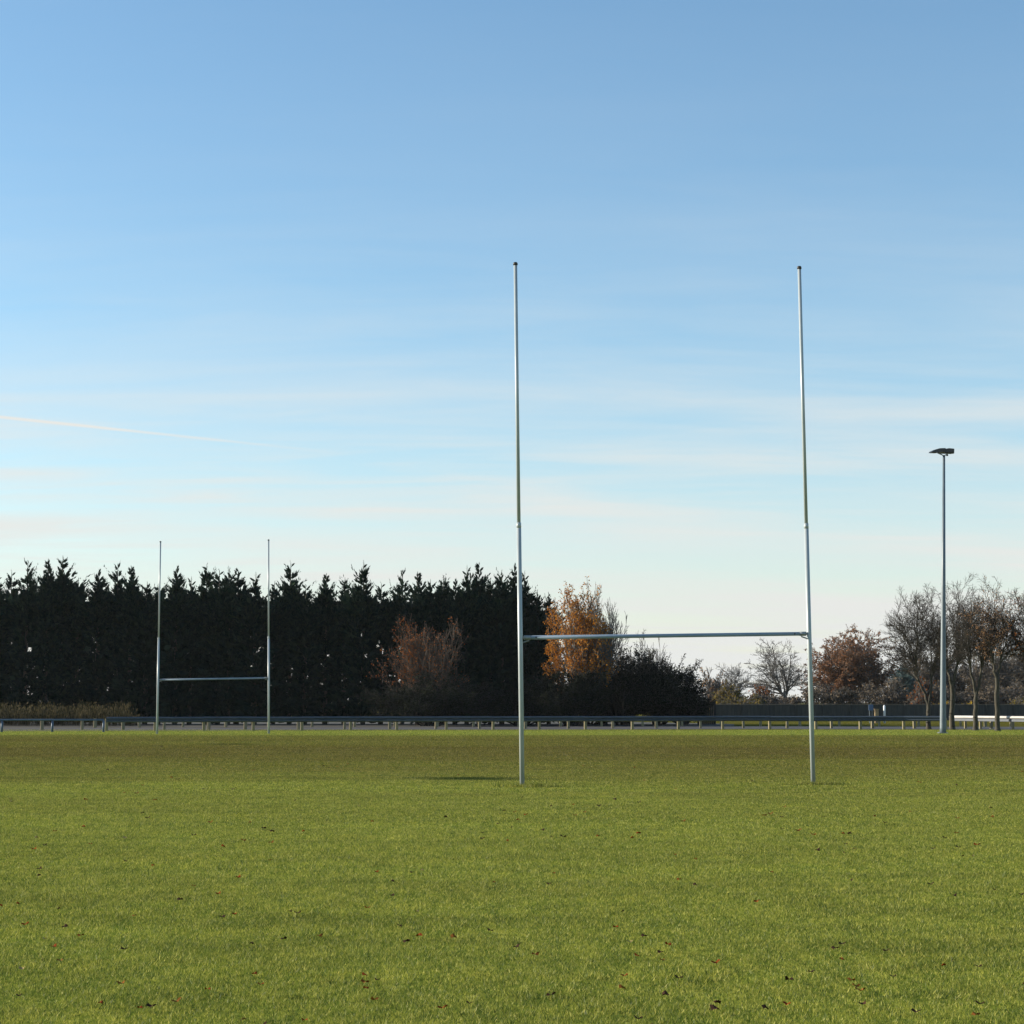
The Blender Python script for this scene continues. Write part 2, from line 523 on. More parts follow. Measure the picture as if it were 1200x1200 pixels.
# ------------------------------------------------------------------ grass blades (one object)
def blades():
    V = []
    def emit(P, h, wd, lean):
        n = len(P)
        a = rng.uniform(0, 2 * math.pi, n)
        b = rng.uniform(0, 2 * math.pi, n)
        side = np.stack([np.cos(a), np.sin(a), np.zeros(n)], 1) * (wd / 2)[:, None]
        tip = np.stack([np.cos(b) * lean * h, np.sin(b) * lean * h, h], 1)
        V.append(np.stack([P - side, P + side, P + tip], 1).reshape(-1, 3))
    rings = [(6.5, 10, 6500, .9), (10, 14, 6500, .9), (14, 19, 5200, 1.0), (19, 26, 3600, 1.15), (26, 36, 2200, 1.45), (36, 50, 1000, 2.0), (50, 70, 420, 2.8), (70, 116, 140, 4.0)]
    for y0, y1, dens, ws in rings:
        hw = 0.29 * y1 + 1.0
        n = int((y1 - y0) * 2 * hw * dens)
        P = np.stack([rng.uniform(-hw, hw, n), rng.uniform(y0, y1, n), np.zeros(n)], 1)
        keep = np.abs(P[:, 0]) < 0.29 * P[:, 1] + 1.0
        P = P[keep]
        n = len(P)
        # clumpiness
        q = np.sin(P[:, 0] * 3.1 + np.sin(P[:, 1] * 2.3) * 2) * np.sin(P[:, 1] * 1.7 + np.sin(P[:, 0] * 1.9) * 2)
        h = rng.uniform(0.011, 0.027, n) * (1 + 0.25 * q) * (1 + 0.06 * (ws - 1))
        emit(P, h, rng.uniform(0.0026, 0.0052, n) * ws, rng.uniform(0.2, 1.1, n))
    # scattered coarser tufts
    n = 520
    cy_ = 7 + 45 * rng.random(n) ** 1.3
    cx_ = rng.uniform(-.29, .29, n) * cy_
    for x_, y_ in zip(cx_, cy_):
        m_ = int(rng.integers(20, 60)); sp_ = rng.uniform(.03, .10)
        emit(np.stack([rng.normal(x_, sp_, m_), rng.normal(y_, sp_, m_), np.zeros(m_)], 1), rng.uniform(.02, .05, m_), rng.uniform(.004, .008, m_), rng.uniform(.3, 1.2, m_))
    # longer tufts at the foot of the near goal posts
    for (u, v) in ((612, 922), (953, 919.5)):
        g = ground(u, v)
        n = 1500
        P = np.stack([g.x + rng.normal(0.05, 0.30, n), g.y + rng.normal(0, 0.16, n), np.zeros(n)], 1)
        emit(P, rng.uniform(0.04, 0.10, n), rng.uniform(0.006, 0.012, n), rng.uniform(0.2, 0.8, n))
    V = np.concatenate(V)
    return np_mesh('grass', V, np.arange(len(V)).reshape(-1, 3), 3)
gm = blades()
tag(link('grass', gm, turf_material(True)), 'short mown green grass growing all over the pitch', 'grass', kind='stuff')

# ------------------------------------------------------------------ rugby goals
def goal(base_l, top_l, base_r, top_r, bar_l, bar_r, label, r_low, r_up, joint, name='rugby_goal'):
    mid = (base_l + base_r) / 2
    root = empty(name, mid, label, 'rugby goal', 'white rugby goals on the pitch')
    for b, t in ((base_l, top_l), (base_r, top_r)):
        b, t = b - mid, t - mid
        d = (t - b)
        j = b + d * joint
        m = MB()
        m.tube([b - d * 0.01, b + d * .25, j], [r_low, r_low, r_low], 24)
        p = m.build('post', M['post'], root, True)
        m = MB(); m.tube([j, j + d * .01], [r_low * 1.015, r_low * 1.0], 24)
        m.build('joint_collar', M['post'], p, True)
        m = MB(); m.tube([j + d * .0102, t], [r_up, r_up * .97], 24)
        m.build('upper_pole', M['post'], p, True)
        m = MB(); m.tube([t + d * .0005, t + d * .004, t + d * .006], [r_up * 1.25, r_up * 1.25, r_up * .9], 20)
        m.build('end_cap', M['cap'], p, True)
    L, Rr = bar_l - mid, bar_r - mid
    d = (Rr - L).normalized()
    m = MB(); m.tube([L + d * (r_low + .07), Rr - d * (r_low + .07)], r_low * .82, 20)
    bar = m.build('crossbar', M['bar'], root, True)
    for P, s in ((L, 1), (Rr, -1)):
        m = MB()
        m.tube([P + d * s * (r_low * .9), P + d * s * (r_low + .065)], r_low * .5, 14)
        m.tube([P + d * s * (r_low + .03), P + d * s * (r_low + .16)], r_low * .95, 18)
        m.tube([P + d * s * (r_low * .9) + Vector((0, 0, -.10)), P + d * s * (r_low + .13) + Vector((0, 0, -.055))], r_low * .3, 10)
        m.build('bracket', M['bracket'], bar, True)
        m = MB()
        q = P + d * s * (r_low + .27)
        m.tube([q + Vector((0, -r_low * .80, 0)), q + Vector((0, -r_low * .86, 0))], .018, 10)
        m.build('bolt', M['cap'], bar)
    return root

bl, br = ground(612, 922), ground(953, 919.3)
goal(bl, at(604, 311, bl.y), br, at(936.7, 315.5, br.y), at(609.7, 747.3, bl.y), at(948.5, 742.6, br.y),
     'large white rugby goal in the foreground right of centre, twice the size of the other', 0.047, 0.037, 0.49)
bl, br = ground(184, 860), ground(315, 859.6)
goal(bl, at(188, 635.5, bl.y), br, at(314.7, 633.5, br.y), at(185.2, 796.7, bl.y), at(314.8, 794.5, br.y),
     'smaller white rugby goal far off on the left in front of dark conifers', 0.056, 0.042, 0.49)

# ------------------------------------------------------------------ floodlight mast
def floodlight(pos, H, label, rz=0.0, extra=0):
    root = empty('floodlight_mast', pos, label, 'floodlight', 'floodlight masts around the pitch', rz)
    m = MB(); m.tube([(0, 0, -.05), (0, 0, H * .02), (0, 0, H * .5), (0, 0, H)], [.165, .165, .115, .065], 24)
    pole = m.build('pole', M['mast'], root, True)
    m = MB(); m.box((0, 0, .015), (.5, .5, .03), None, .008)
    for sx in (-.19, .19):
        for sy in (-.19, .19):
            m.tube([(sx, sy, .03), (sx, sy, .07)], .02, 8)
    m.build('base_plate', M['bracket'], pole)
    m = MB(); m.box((0, -.17, 1.3), (.14, .012, .5), None, .004)
    m.build('access_door', M['mast'], pole)
    m = MB()
    m.tube([(0, 0, H), (-.28, 0, H + .12)], .028, 10)
    m.tube([(0, 0, H), (.20, 0, H + .10)], .028, 10)
    m.tube([(-.34, 0, H + .13), (.40, 0, H + .13)], .03, 10)
    m.build('crossarm', M['bracket'], root, True)
    def lum(cx, tilt, yaw, L, W, Hh, cy=0.0):
        Mx = Matrix.Rotation(R(yaw), 3, 'Z') @ Matrix.Rotation(R(tilt), 3, 'Y')
        m = MB()
        # wedge-shaped housing
        x, y = L / 2, W / 2
        prof = [(-x, -.03), (-x * .9, .03), (-x * .3, Hh * .75), (x * .2, Hh), (x, Hh * .9), (x, -.05), (-x * .2, -.07)]
        n = len(prof)
        vs = [Mx @ Vector((a, -y, b)) for a, b in prof] + [Mx @ Vector((a, y, b)) for a, b in prof]
        fs = [tuple(range(n)), tuple(range(2 * n - 1, n - 1, -1))] + [((i + 1) % n, i, i + n, (i + 1) % n + n) for i in range(n)]
        c = Vector((cx, cy, H + .22))
        m.add([v + c for v in vs], fs)
        o = m.build('luminaire', M['lamp'], root)
        m = MB()
        m.add([Mx @ Vector(p) + c for p in ((-x * .85, -y * .85, -.052), (x * .85, -y * .85, -.075), (x * .85, y * .85, -.075), (-x * .85, y * .85, -.052))], [(3, 2, 1, 0)])
        m.build('lens', M['glass'], o)
    lum(-.36, -7, 12, .82, .42, .15)
    lum(.20, 3, -14, .68, .46, .17)
    for y_ in range(extra):  # extra lamps enlarge an added mast's head for a darker cast shadow
        for sgn in (-1, 1):
            lum(-.36, -7, 12, .82, .42, .15, sgn * .46 * (y_ + 1)); lum(.20, 3, -14, .68, .46, .17, sgn * .46 * (y_ + 1))
            mm = MB(); mm.tube([(0, 0, H + .13), (0, sgn * .5 * (y_ + 1), H + .13)], .03, 8); mm.build('crossarm', M['bracket'], root, True)
    m = MB(); m.box((.17, 0, H + .03), (.10, .10, .07), None, .01)
    m.build('junction_box', M['lamp'], root)
    return root

g = ground(1105, 859.3)
HT = zat(534, g.y)
fm = floodlight(g, HT, 'tall slim pale floodlight mast with two black lamps at the pitch edge beside bare trees')
fm.rotation_euler = (0, R(1.45), 0)      # this mast stands a little out of plumb
# two masts added out of view on the left to cast streaks on the pitch
for (u, v, deg) in ((517, 912.3, 0), (252, 872, 0)):
    p = ground(u, v)
    k_ = HT / math.tan(R(SUN_EL))
    hx = Vector((-math.sin(R(SUN_PHI)), math.cos(R(SUN_PHI)), 0)) * k_
    floodlight(p + hx, HT, 'added shadow-casting mast beyond the left edge of the photo, %s' % ('the nearer one' if u > 400 else 'the farther one'), R(20), 1)

# ------------------------------------------------------------------ barriers
def wbeam(m, P, Q, ztop, depth=.08, h=.31):
    """corrugated beam from P to Q, front face towards the camera"""
    d = (Q - P); d.z = 0; d.normalize()
    n = Vector((d.y, -d.x, 0))
    if n.y > 0: n = -n
    prof = [(0.0, 0.0), (.030, -.012), (depth, -.055), (depth, -.095), (.012, -.14), (.012, -.17), (depth, -.215), (depth, -.255), (.030, -.298), (0.0, -.31)]
    vs = []
    for X in (P, Q):
        for o, z in prof:
            vs.append(Vector((X.x, X.y, ztop + z)) + n * o)
        for o, z in reversed(prof):
            vs.append(Vector((X.x, X.y, ztop + z)) + n * (o - .006))
    k2 = len(prof) * 2
    fs = [(i, (i + 1) % k2, (i + 1) % k2 + k2, i + k2) for i in range(k2)]
    fs += [tuple(range(k2 - 1, -1, -1)), tuple(range(k2, 2 * k2))]
    m.add(vs, fs)

def timber_post(w_, h, chamfer=.02):
    m = MB()
    m.box((0, 0, h / 2 - .03), (w_, w_, h + .06), Matrix.Rotation(R(random.uniform(-6, 6)), 3, 'Z'), chamfer)
    return m

def barrier(pts, post_us, ztop, label, railmat, name='crash_barrier'):
    mid = pts[len(pts) // 2].copy()
    root = empty(name, mid, label, 'crash barrier')
    m = MB()
    for i in range(len(pts) - 1):
        wbeam(m, pts[i] - mid, pts[i + 1] - mid, ztop + random.uniform(-.008, .008))
    m.build('rail', railmat, root)
    protos = [timber_post(.16, ztop - .1).build('post', M['timber'], root).data for _ in range(3)]
    for o in list(root.children):
        if o.name.startswith('post'):
            bpy.data.objects.remove(o)
    for q in post_us:
        o = bpy.data.objects.new('post', random.choice(protos)); COL.objects.link(o)
        o.parent = root
        o.location = q - mid
    return root

# near barrier
uA = [125, 182, 239, 297, 354, 411, 465, 523, 578, 632, 686, 741, 795, 847, 902, 956, 1008, 1059, 1108]
ptsA = [gx(u, roadline(u)) for u in uA]
back = Vector((0, .10, 0))
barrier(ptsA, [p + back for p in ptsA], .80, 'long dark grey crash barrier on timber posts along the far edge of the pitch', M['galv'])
# turned end section: sunlit top and shaded lower half put into rail colours
ptsD = [gx(1113, 121.5), gx(1148, 119.3), gx(1186, 116.9), gx(1228, 114.3), gx(1275, 111.5)]
midD = ptsD[2].copy()
root = empty('crash_barrier', midD, 'short barrier with a sunlight-painted pale top rail behind the tree trunks at the right edge', 'crash barrier')
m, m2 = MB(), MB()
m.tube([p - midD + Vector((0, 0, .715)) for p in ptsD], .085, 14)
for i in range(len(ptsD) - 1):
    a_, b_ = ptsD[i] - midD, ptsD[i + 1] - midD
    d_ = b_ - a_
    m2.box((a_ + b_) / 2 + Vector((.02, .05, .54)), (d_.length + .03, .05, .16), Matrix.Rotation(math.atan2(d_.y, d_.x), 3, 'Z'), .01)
m.build('top_rail', M['galv_sunlit'], root, True)
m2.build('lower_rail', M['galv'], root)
for p in ptsD + [(ptsD[i] + ptsD[i + 1]) / 2 for i in range(4)]:
    m = timber_post(.15, .66)
    o = m.build('post', M['timber'], root)
    o.location = p - midD + Vector((.06, .17, 0))

# low tubular rail on the far left
ptsT = [gx(u, 107.2) for u in (-175, -116, -56, 3, 62, 122)]
root = empty('low_rail', ptsT[3], 'thin low blue grey tubular rail at the left edge of the photo', 'low rail')
m = MB(); m.tube([p - ptsT[3] + Vector((0, 0, .66)) for p in ptsT], .05, 12)
m.build('rail', M['bluerail'], root, True)
for p in ptsT:
    m = MB(); m.tube([p - ptsT[3] + Vector((0, 0, -.05)), p - ptsT[3] + Vector((0, 0, .62))], .065, 12)
    m.build('post', M['bluerail'], root, True)

# timber bollards on the two sides of the road
bol = [timber_post(.17, h).build('bollard', M['timber']) for h in (.62, .58, .65)]
bmesh_ = [b.data for b in bol]
for b in bol: bpy.data.objects.remove(b)
def bollards(us_, dY, side):
    for i, u in enumerate(us_):
        o = bpy.data.objects.new('bollard', random.choice(bmesh_)); COL.objects.link(o)
        o.location = gx(u, roadline(u) + dY + random.uniform(-.15, .15))
        o.rotation_euler = (R(random.uniform(-2, 2)), R(random.uniform(-2, 2)), R(random.uniform(-12, 12)))
        o.scale = (random.uniform(.85, 1.1),) * 2 + (1,)
        tag(o, 'low weathered timber bollard in the row on the %s side of the road' % side, 'bollard', 'timber bollards on the %s side of the road' % side)
bollards([50, 97, 145, 193, 245, 296 - 8, 350, 404, 457, 511, 562, 616, 666, 718, 769, 821, 871, 922, 974, 1022, 1071, 1116, 1163 - 2, 1210], 4.6, 'near')
bollards([112, 164, 215, 265, 315, 366, 416, 465 - 2, 513, 561 - 6, 608, 657, 705, 753, 799, 845, 891, 937, 983, 1030, 1076, 1125, 1154, 1184], 14.6, 'far')

# ------------------------------------------------------------------ tree growing
def seg_mesh(name, segs, sides):
    """tapered prisms for (p0,p1,r0,r1) segments"""
    A = np.array([s[0] for s in segs], dtype=np.float64)
    B = np.array([s[1] for s in segs], dtype=np.float64)
    r0 = np.array([s[2] for s in segs]); r1 = np.array([s[3] for s in segs])
    d = B - A
    d /= np.maximum(np.linalg.norm(d, axis=1, keepdims=True), 1e-6)
    ref = np.where(np.abs(d[:, 2:3]) < .9, np.array([[0, 0, 1.0]]), np.array([[1.0, 0, 0]]))
    s = np.cross(d, ref); s /= np.linalg.norm(s, axis=1, keepdims=True)
    t = np.cross(s, d)
    n = len(segs)
    V = np.zeros((n, 2 * sides, 3))
    for k_ in range(sides):
        w_ = 2 * math.pi * k_ / sides
        off = s * math.cos(w_) + t * math.sin(w_)
        V[:, k_] = A + off * r0[:, None]
        V[:, sides + k_] = B + off * r1[:, None]
    f = []
    for k_ in range(sides):
        j = (k_ + 1) % sides
        f.append([k_, j, sides + j, sides + k_])
    Fc = (np.array(f)[None] + (np.arange(n) * 2 * sides)[:, None, None]).reshape(-1, 4)
    me = np_mesh(name, V.reshape(-1, 3), Fc, 4)
    if sides > 3:
        me.polygons.foreach_set('use_smooth', np.ones(len(Fc), dtype=bool))
    return me


def kite_mesh(name, P, D, L, W):
    """leaf / spray faces: kite at P pointing along D, length L, width W, random roll"""
    n = len(P)
    D = D / np.maximum(np.linalg.norm(D, axis=1, keepdims=True), 1e-6)
    q = rng.normal(size=(n, 3))
    s = np.cross(D, q); s /= np.maximum(np.linalg.norm(s, axis=1, keepdims=True), 1e-6)
    V = np.stack([P, P + D * (L * .45)[:, None] + s * (W / 2)[:, None], P + D * L[:, None], P + D * (L * .45)[:, None] - s * (W / 2)[:, None]], 1)
    return np_mesh(name, V.reshape(-1, 3), np.arange(4 * n).reshape(-1, 4), 4)


def grow(starts, levels, rnd, tropism=.10, wobble=.16):
    """starts: list of (p,d,L,r). levels: list of dict(n children, ang, len ratio, segs). returns segs per level, tips"""
    out = []
    tips = []
    def rec(p, d, L, r, lv):
        spec = levels[lv]
        ns = spec['segs']
        last = lv == len(levels) - 1
        rend = r * (.25 if last else spec.get('taper', .5))
        pts, dirs, rad = [p], [d], [r]
        for i in range(ns):
            d = (d + Vector((rnd.gauss(0, wobble), rnd.gauss(0, wobble), rnd.gauss(0, wobble) + tropism))).normalized()
            p2 = p + d * (L / ns)
            ra, rb = r + (rend - r) * i / ns, r + (rend - r) * (i + 1) / ns
            out.append((tuple(p), tuple(p2), ra, rb, lv))
            p = p2
            pts.append(p); dirs.append(d); rad.append(rb)
        tips.append((tuple(p), tuple(d), lv))
        if last: return
        n = spec['n']
        n = max(1, int(n + rnd.uniform(-.3, .9)))
        off = rnd.uniform(0, 2 * math.pi)
        for c in range(n):
            t = spec.get('from', .25) + (1 - spec.get('from', .25)) * ((c + rnd.uniform(.1, .9)) / n)
            fi = min(t * ns, ns - 1e-3)
            i = int(fi)
            q = pts[i].lerp(pts[i + 1], fi - i)
            dd = dirs[i + 1]
            az = off + c * 2.399 + rnd.uniform(-.4, .4)
            ref = Vector((0, 0, 1)) if abs(dd.z) < .9 else Vector((1, 0, 0))
            s = dd.cross(ref).normalized(); u_ = s.cross(dd)
            an = R(spec['ang'] * rnd.uniform(.65, 1.3))
            nd = dd * math.cos(an) + (s * math.cos(az) + u_ * math.sin(az)) * math.sin(an)
            if nd.z < -.25: nd.z = abs(nd.z) * .3; nd.normalize()
            rr = rad[i] + (rad[i + 1] - rad[i]) * (fi - i)
            rec(q, nd, L * spec['len'] * rnd.uniform(.7, 1.2) * (1.15 - .5 * t), min(rr * spec.get('rr', .62), rr), lv + 1)
    for p, d, L, r in starts:
        rec(Vector(p), Vector(d).normalized(), L, r, 0)
    return out, tips


def fit(segs, tips, width, height, cx=0.0, keep_base=True, depth=None):
    P = np.array([s[1] for s in segs])
    x0, x1 = np.percentile(P[:, 0], [.3, 99.7]); y0, y1 = np.percentile(P[:, 1], [.3, 99.7])
    zmax = np.percentile(P[:, 2], 99.8)
    sx = width / (x1 - x0); sy = (depth or width) / (y1 - y0); sz = height / zmax
    mx = (x0 + x1) / 2
    def T(p):
        h = min(max(p[2] / (zmax * .45), 0), 1)       # shift the crown but leave the foot in place
        return (p[0] * sx + h * (cx - mx * sx), p[1] * sy, p[2] * sz)
    return [(T(a), T(b), r0, r1, l) for a, b, r0, r1, l in segs], [(T(p), d, l) for p, d, l in tips]


def make_tree(name, pos, label, cat, segs, tips, split, m_trunk, m_crown, leaves=None, rmin=.012, group=None, sides=7):
    """thing > trunk, crown (> leaves)"""
    root = empty(name, pos, label, cat, group)
    tr = [(a, b, max(r0, rmin), max(r1, rmin)) for a, b, r0, r1, l in segs if l < split]
    cr = [(a, b, max(r0, rmin), max(r1, rmin * .7)) for a, b, r0, r1, l in segs if l >= split]
    if tr: link('trunk', seg_mesh('trunk', tr, sides), m_trunk, root)
    crown = link('crown', seg_mesh('crown', cr, 3), m_crown, root) if cr else None
    if leaves:
        m_leaf, n, size, sel = leaves
        pts = [s for s in segs if s[4] >= split]
        P, D = [], []
        idx = rng.integers(0, len(pts), n * 3)
        for i in idx:
            a, b = np.array(pts[i][0]), np.array(pts[i][1])
            p = a + (b - a) * rng.uniform(0, 1) + rng.normal(0, size * .5, 3)
            if sel is None or rng.uniform() < sel(p):
                P.append(p); D.append(rng.normal(size=3) + np.array([0, 0, -.4]))
                if len(P) >= n: break
        P, D = np.array(P), np.array(D)
        L = rng.uniform(.7, 1.3, len(P)) * size
        link('leaves', kite_mesh('leaves', P, D, L, L * .8), m_leaf, crown or root)
    return root


def rnd_(s): return random.Random(s)

# ---- right-hand bare trees along the pitch edge
TW = dict(ang=34, len=.62, segs=3, n=4, rr=.6)
def bare(seed, starts, w_, h, cx=0, n=(10, 6, 5, 4), tropism=.05, ang=36, ln=(.66, .58, .6, .62), wob=.10, depth=None, frm=.08, lv=None):
    lv = lv or [dict(n=n[0], ang=ang, len=ln[0], segs=8, rr=.55, taper=.22, **{'from': frm}),
          dict(n=n[1], ang=ang, len=ln[1], segs=5, rr=.5, taper=.35, **{'from': .12}),
          dict(n=n[2], ang=ang + 2, len=ln[2], segs=3, rr=.55, **{'from': .12}),
          dict(n=n[3], ang=ang + 4, len=ln[3], segs=2, rr=.6, **{'from': .1}),
          dict(n=0, ang=0, len=0, segs=2)]
    s, t = grow(starts, lv, rnd_(seed), tropism, wob)
    return fit(s, t, w_, h, cx, depth=depth)

SC = 2281.0
def place(u, Y): return gx(u, Y)
GR = 'small trees in a row by the barrier'
FAN = [dict(n=6, ang=34, len=1.75, segs=5, rr=.62, taper=.6, **{'from': .45}),
       dict(n=9, ang=34, len=.46, segs=8, rr=.5, taper=.22, **{'from': .12}),
       dict(n=6, ang=34, len=.55, segs=4, rr=.55, **{'from': .1}),
       dict(n=5, ang=36, len=.6, segs=3, rr=.6, **{'from': .1}),
       dict(n=0, ang=0, len=0, segs=2)]
# tree 1: forked low
def forked(base_h, forks, r):
    return [((0, 0, -.1), (0, 0, 1), base_h + .1, r)], forks

def dome_tree(seed, W, H, cx, z0, stems, r, n_limb=16, levels=None, depth=None, up=.35, trop=.015, wob=.11):
    """trunk and stems built first, then limbs whose tips lie on a rounded crown; stems: (fork height, dx, dz, radius factor)"""
    rd = rnd_(seed)
    zc = z0 + (H - z0) * .46
    ax, ay, az = W * .5 * .90, (depth or W) * .5 * .90, (H - z0) * .5 * .96
    segs, ends = [], []
    def chain(p, q, ra, rb, k_, wob_):
        pts = [p]
        for i in range(1, k_ + 1):
            t = i / k_
            e = wob_ * (1 if i < k_ else 0)
            pts.append((p[0] + (q[0] - p[0]) * t + rd.gauss(0, e), p[1] + (q[1] - p[1]) * t + rd.gauss(0, e), p[2] + (q[2] - p[2]) * t))
        for i in range(k_):
            segs.append((pts[i], pts[i + 1], ra + (rb - ra) * i / k_, ra + (rb - ra) * (i + 1) / k_, 0))
        return pts
    fz = stems[0][0]
    foot = (0, 0, -.1); fork = (rd.gauss(0, .05), rd.gauss(0, .05), fz)
    segs.append(((0, 0, -.1), (0, 0, .18), r * 1.75, r * 1.22, 0))
    chain((0, 0, .18), fork, r * 1.22, r, 6, .018)
    for (_, dx, dz, f) in stems:
        end = (fork[0] + dx, fork[1] + rd.uniform(-.3, .3) * abs(dx), fork[2] + dz)
        pts = chain(fork, end, r * f, r * f * .62, 5, .03)
        ends.append((pts, r * f * .62))
    starts = []
    for i in range(n_limb):
        u_ = (i + .5) / n_limb
        sz = 1 - 1.45 * u_                       # from the top of the dome to a little below its middle
        rr = math.sqrt(max(0, 1 - sz * sz)); a_ = i * 2.39996 + rd.uniform(-.25, .25)
        T = Vector((cx + ax * rr * math.cos(a_), ay * rr * math.sin(a_), zc + az * sz))
        pts, rs = min(ends, key=lambda e: abs(e[0][-1][0] - T.x) + rd.uniform(0, .25))
        q = Vector(pts[-1]) if sz > 0 or rd.random() < .4 else Vector(pts[-2])
        v = T - q
        d = (v.normalized() + Vector((0, 0, up))).normalized()
        starts.append((q, d, v.length * rd.uniform(.78, .96), rs * rd.uniform(.45, .7)))
    lv = levels or [dict(n=9, ang=33, len=.44, segs=7, rr=.5, taper=.22, **{'from': .18}),
                    dict(n=6, ang=34, len=.56, segs=4, rr=.55, taper=.35, **{'from': .12}),
                    dict(n=5, ang=36, len=.6, segs=3, rr=.6, **{'from': .1}),
                    dict(n=0, ang=0, len=0, segs=2)]
    sg, tp = grow(starts, lv, rd, trop, wob)
    return segs + sg, tp

def tree_with_trunk(seed, name, u, v, utop0, utop1, vtop, vbot, stems, r, label, leaves=None, n_limb=15):
    g = ground(u, v); Y = g.y; s = SC / Y
    segs, tips = dome_tree(seed, (utop1 - utop0) / s, zat(vtop, Y), ((utop0 + utop1) / 2 - u) / s, zat(vbot, Y), stems, r, n_limb)
    return make_tree(name, g, label, 'tree', segs, tips, 2, M['bark'], M['twig'], leaves, .0085, GR)

tree_with_trunk(21, 'bare_tree', 1088, 854.5, 1030, 1114, 688, 806, [(1.45, -.62, 1.7, .75), (1.45, .28, 2.0, .8)], .125,
                'bare tree forking low into two stems, standing just left of the floodlight mast', n_limb=22)
tree_with_trunk(32, 'bare_tree', 1116, 855, 1080, 1152, 675, 800, [(2.5, -.25, 1.1, .75), (2.5, .34, 1.3, .8)], .135,
                'bare tree with a thick straight trunk just right of the floodlight mast', n_limb=21)
tree_with_trunk(43, 'bare_tree', 1143, 856, 1112, 1168, 688, 800, [(1.9, -.26, 1.7, .75), (1.9, .36, 1.7, .8)], .125,
                'bare tree with a narrow two stemmed fork, left of the brown leaved tree', n_limb=18)
tree_with_trunk(54, 'brown_leaved_tree', 1169, 856.4, 1140, 1206, 682, 792, [(3.0, -.2, .9, .75), (3.0, .25, 1.0, .75)], .125,
                'slender tree still holding sparse brown leaves near the right edge', leaves=(M['brownleaf'], 2500, .08, lambda p: .95 if p[0] < .6 else .5), n_limb=18)
tree_with_trunk(65, 'red_leaved_tree', 1222, 856.4, 1176, 1264, 683, 792, [(2.4, -.5, 1.2, .8), (2.4, .4, 1.2, .8)], .13,
                'reddish brown leaved tree cut off by the right edge of the photo', leaves=(M['rust'], 2600, .085, lambda p: .6), n_limb=19)

# ---- conifer shelter belt
def conifer_mesh(seed, H=11.0, Wd=1.7):
    r = np.random.default_rng(seed)
    Ps, Ds, Ls, Ws = [], [], [], []
    tops = [(0.0, 0.0, H)]
    nb = 470
    zz = np.concatenate([r.uniform(0.15, H * .72, int(nb * .60)), H - .18 - 4.0 * r.uniform(0, 1, int(nb * .34)) ** .62])
    segs = []
    lead = [(0.0, 0.0, 0.0)]
    for q in range(r.integers(1, 3)):          # one or two lower side leaders
        a_ = r.uniform(0, 6.28); lead.append((math.cos(a_) * r.uniform(.35, .7), math.sin(a_) * r.uniform(.35, .7), r.uniform(.7, 1.9)))
    for z in zz:
        t = z / H
        lx, ly, drop = lead[r.integers(0, len(lead))] if t > .72 else (0, 0, 0)
        z -= drop
        s_ = H - drop - z
        rad = min(Wd * (0.80 + .2 * math.sin(3 * t)), .05 + .44 * s_ ** .95)
        rad *= r.uniform(.35, 1.0)
        if s_ < 3.8 and r.uniform() < .28: rad *= 1.5
        top = max(0.0, 1 - s_ / 4.0)
        up = R(r.uniform(2, 26) + 14 * t + 6 * top)
        az = r.uniform(0, 2 * math.pi)
        L = rad / math.cos(up)
        d0 = np.array([math.cos(az) * math.cos(up), math.sin(az) * math.cos(up), math.sin(up)])
        curve = r.uniform(.05, .25) + top * r.uniform(.25, .8)
        ns = max(7 if z > H - 4 else 5, int(15 * min(1.0, L / 1.1)))
        if top > 0: ns = max(ns, 21)
        s0 = r.uniform(.12, 1, ns) ** .8 if top == 0 else np.linspace(.04, .96, ns)
        P = np.outer(s0 * L, d0) + np.array([lx, ly, z]) + np.stack([np.zeros(ns), np.zeros(ns), curve * s0 ** 2 * L * .6], 1)
        P += r.normal(0, (.05 + .03 * L) * (1 - .8 * top), (ns, 3))
        n2 = len(P)
        D = d0[None] + r.normal(0, .42 - .20 * top, (n2, 3)) + np.stack([np.zeros(n2), np.zeros(n2), .25 + 1.2 * curve * s0 * (top > 0)], 1)
        sz = np.where(s0 < .55, r.uniform(.40, .75, n2), r.uniform(.20, .42, n2)) * (1 - .62 * top)
        Ps.append(P); Ds.append(D); Ls.append(sz); Ws.append(sz * np.where(s0 < .55, .55 - .30 * top, .30 - .10 * top))
        segs.append(((lx, ly, z), tuple(d0 * L * .9 + np.array([lx, ly, z])), .02, .006))
    # leader
    n2 = 26
    zt = np.linspace(H - 1.3, H - .10, n2)
    Ps.append(np.stack([r.normal(0, .03, n2), r.normal(0, .03, n2), zt], 1))
    Ds.append(np.stack([r.normal(0, .28, n2), r.normal(0, .28, n2), np.full(n2, 1.2)], 1))
    l = r.uniform(.08, .17, n2); Ls.append(l); Ws.append(l * .28)
    return kite_mesh('crown', np.concatenate(Ps), np.concatenate(Ds), np.concatenate(Ls), np.concatenate(Ws)), \
        seg_mesh('trunk', [((0, 0, -.1), (0, 0, H * .5), .19, .11), ((0, 0, H * .5), (0, 0, H - .1), .11, .012)] , 7), segs

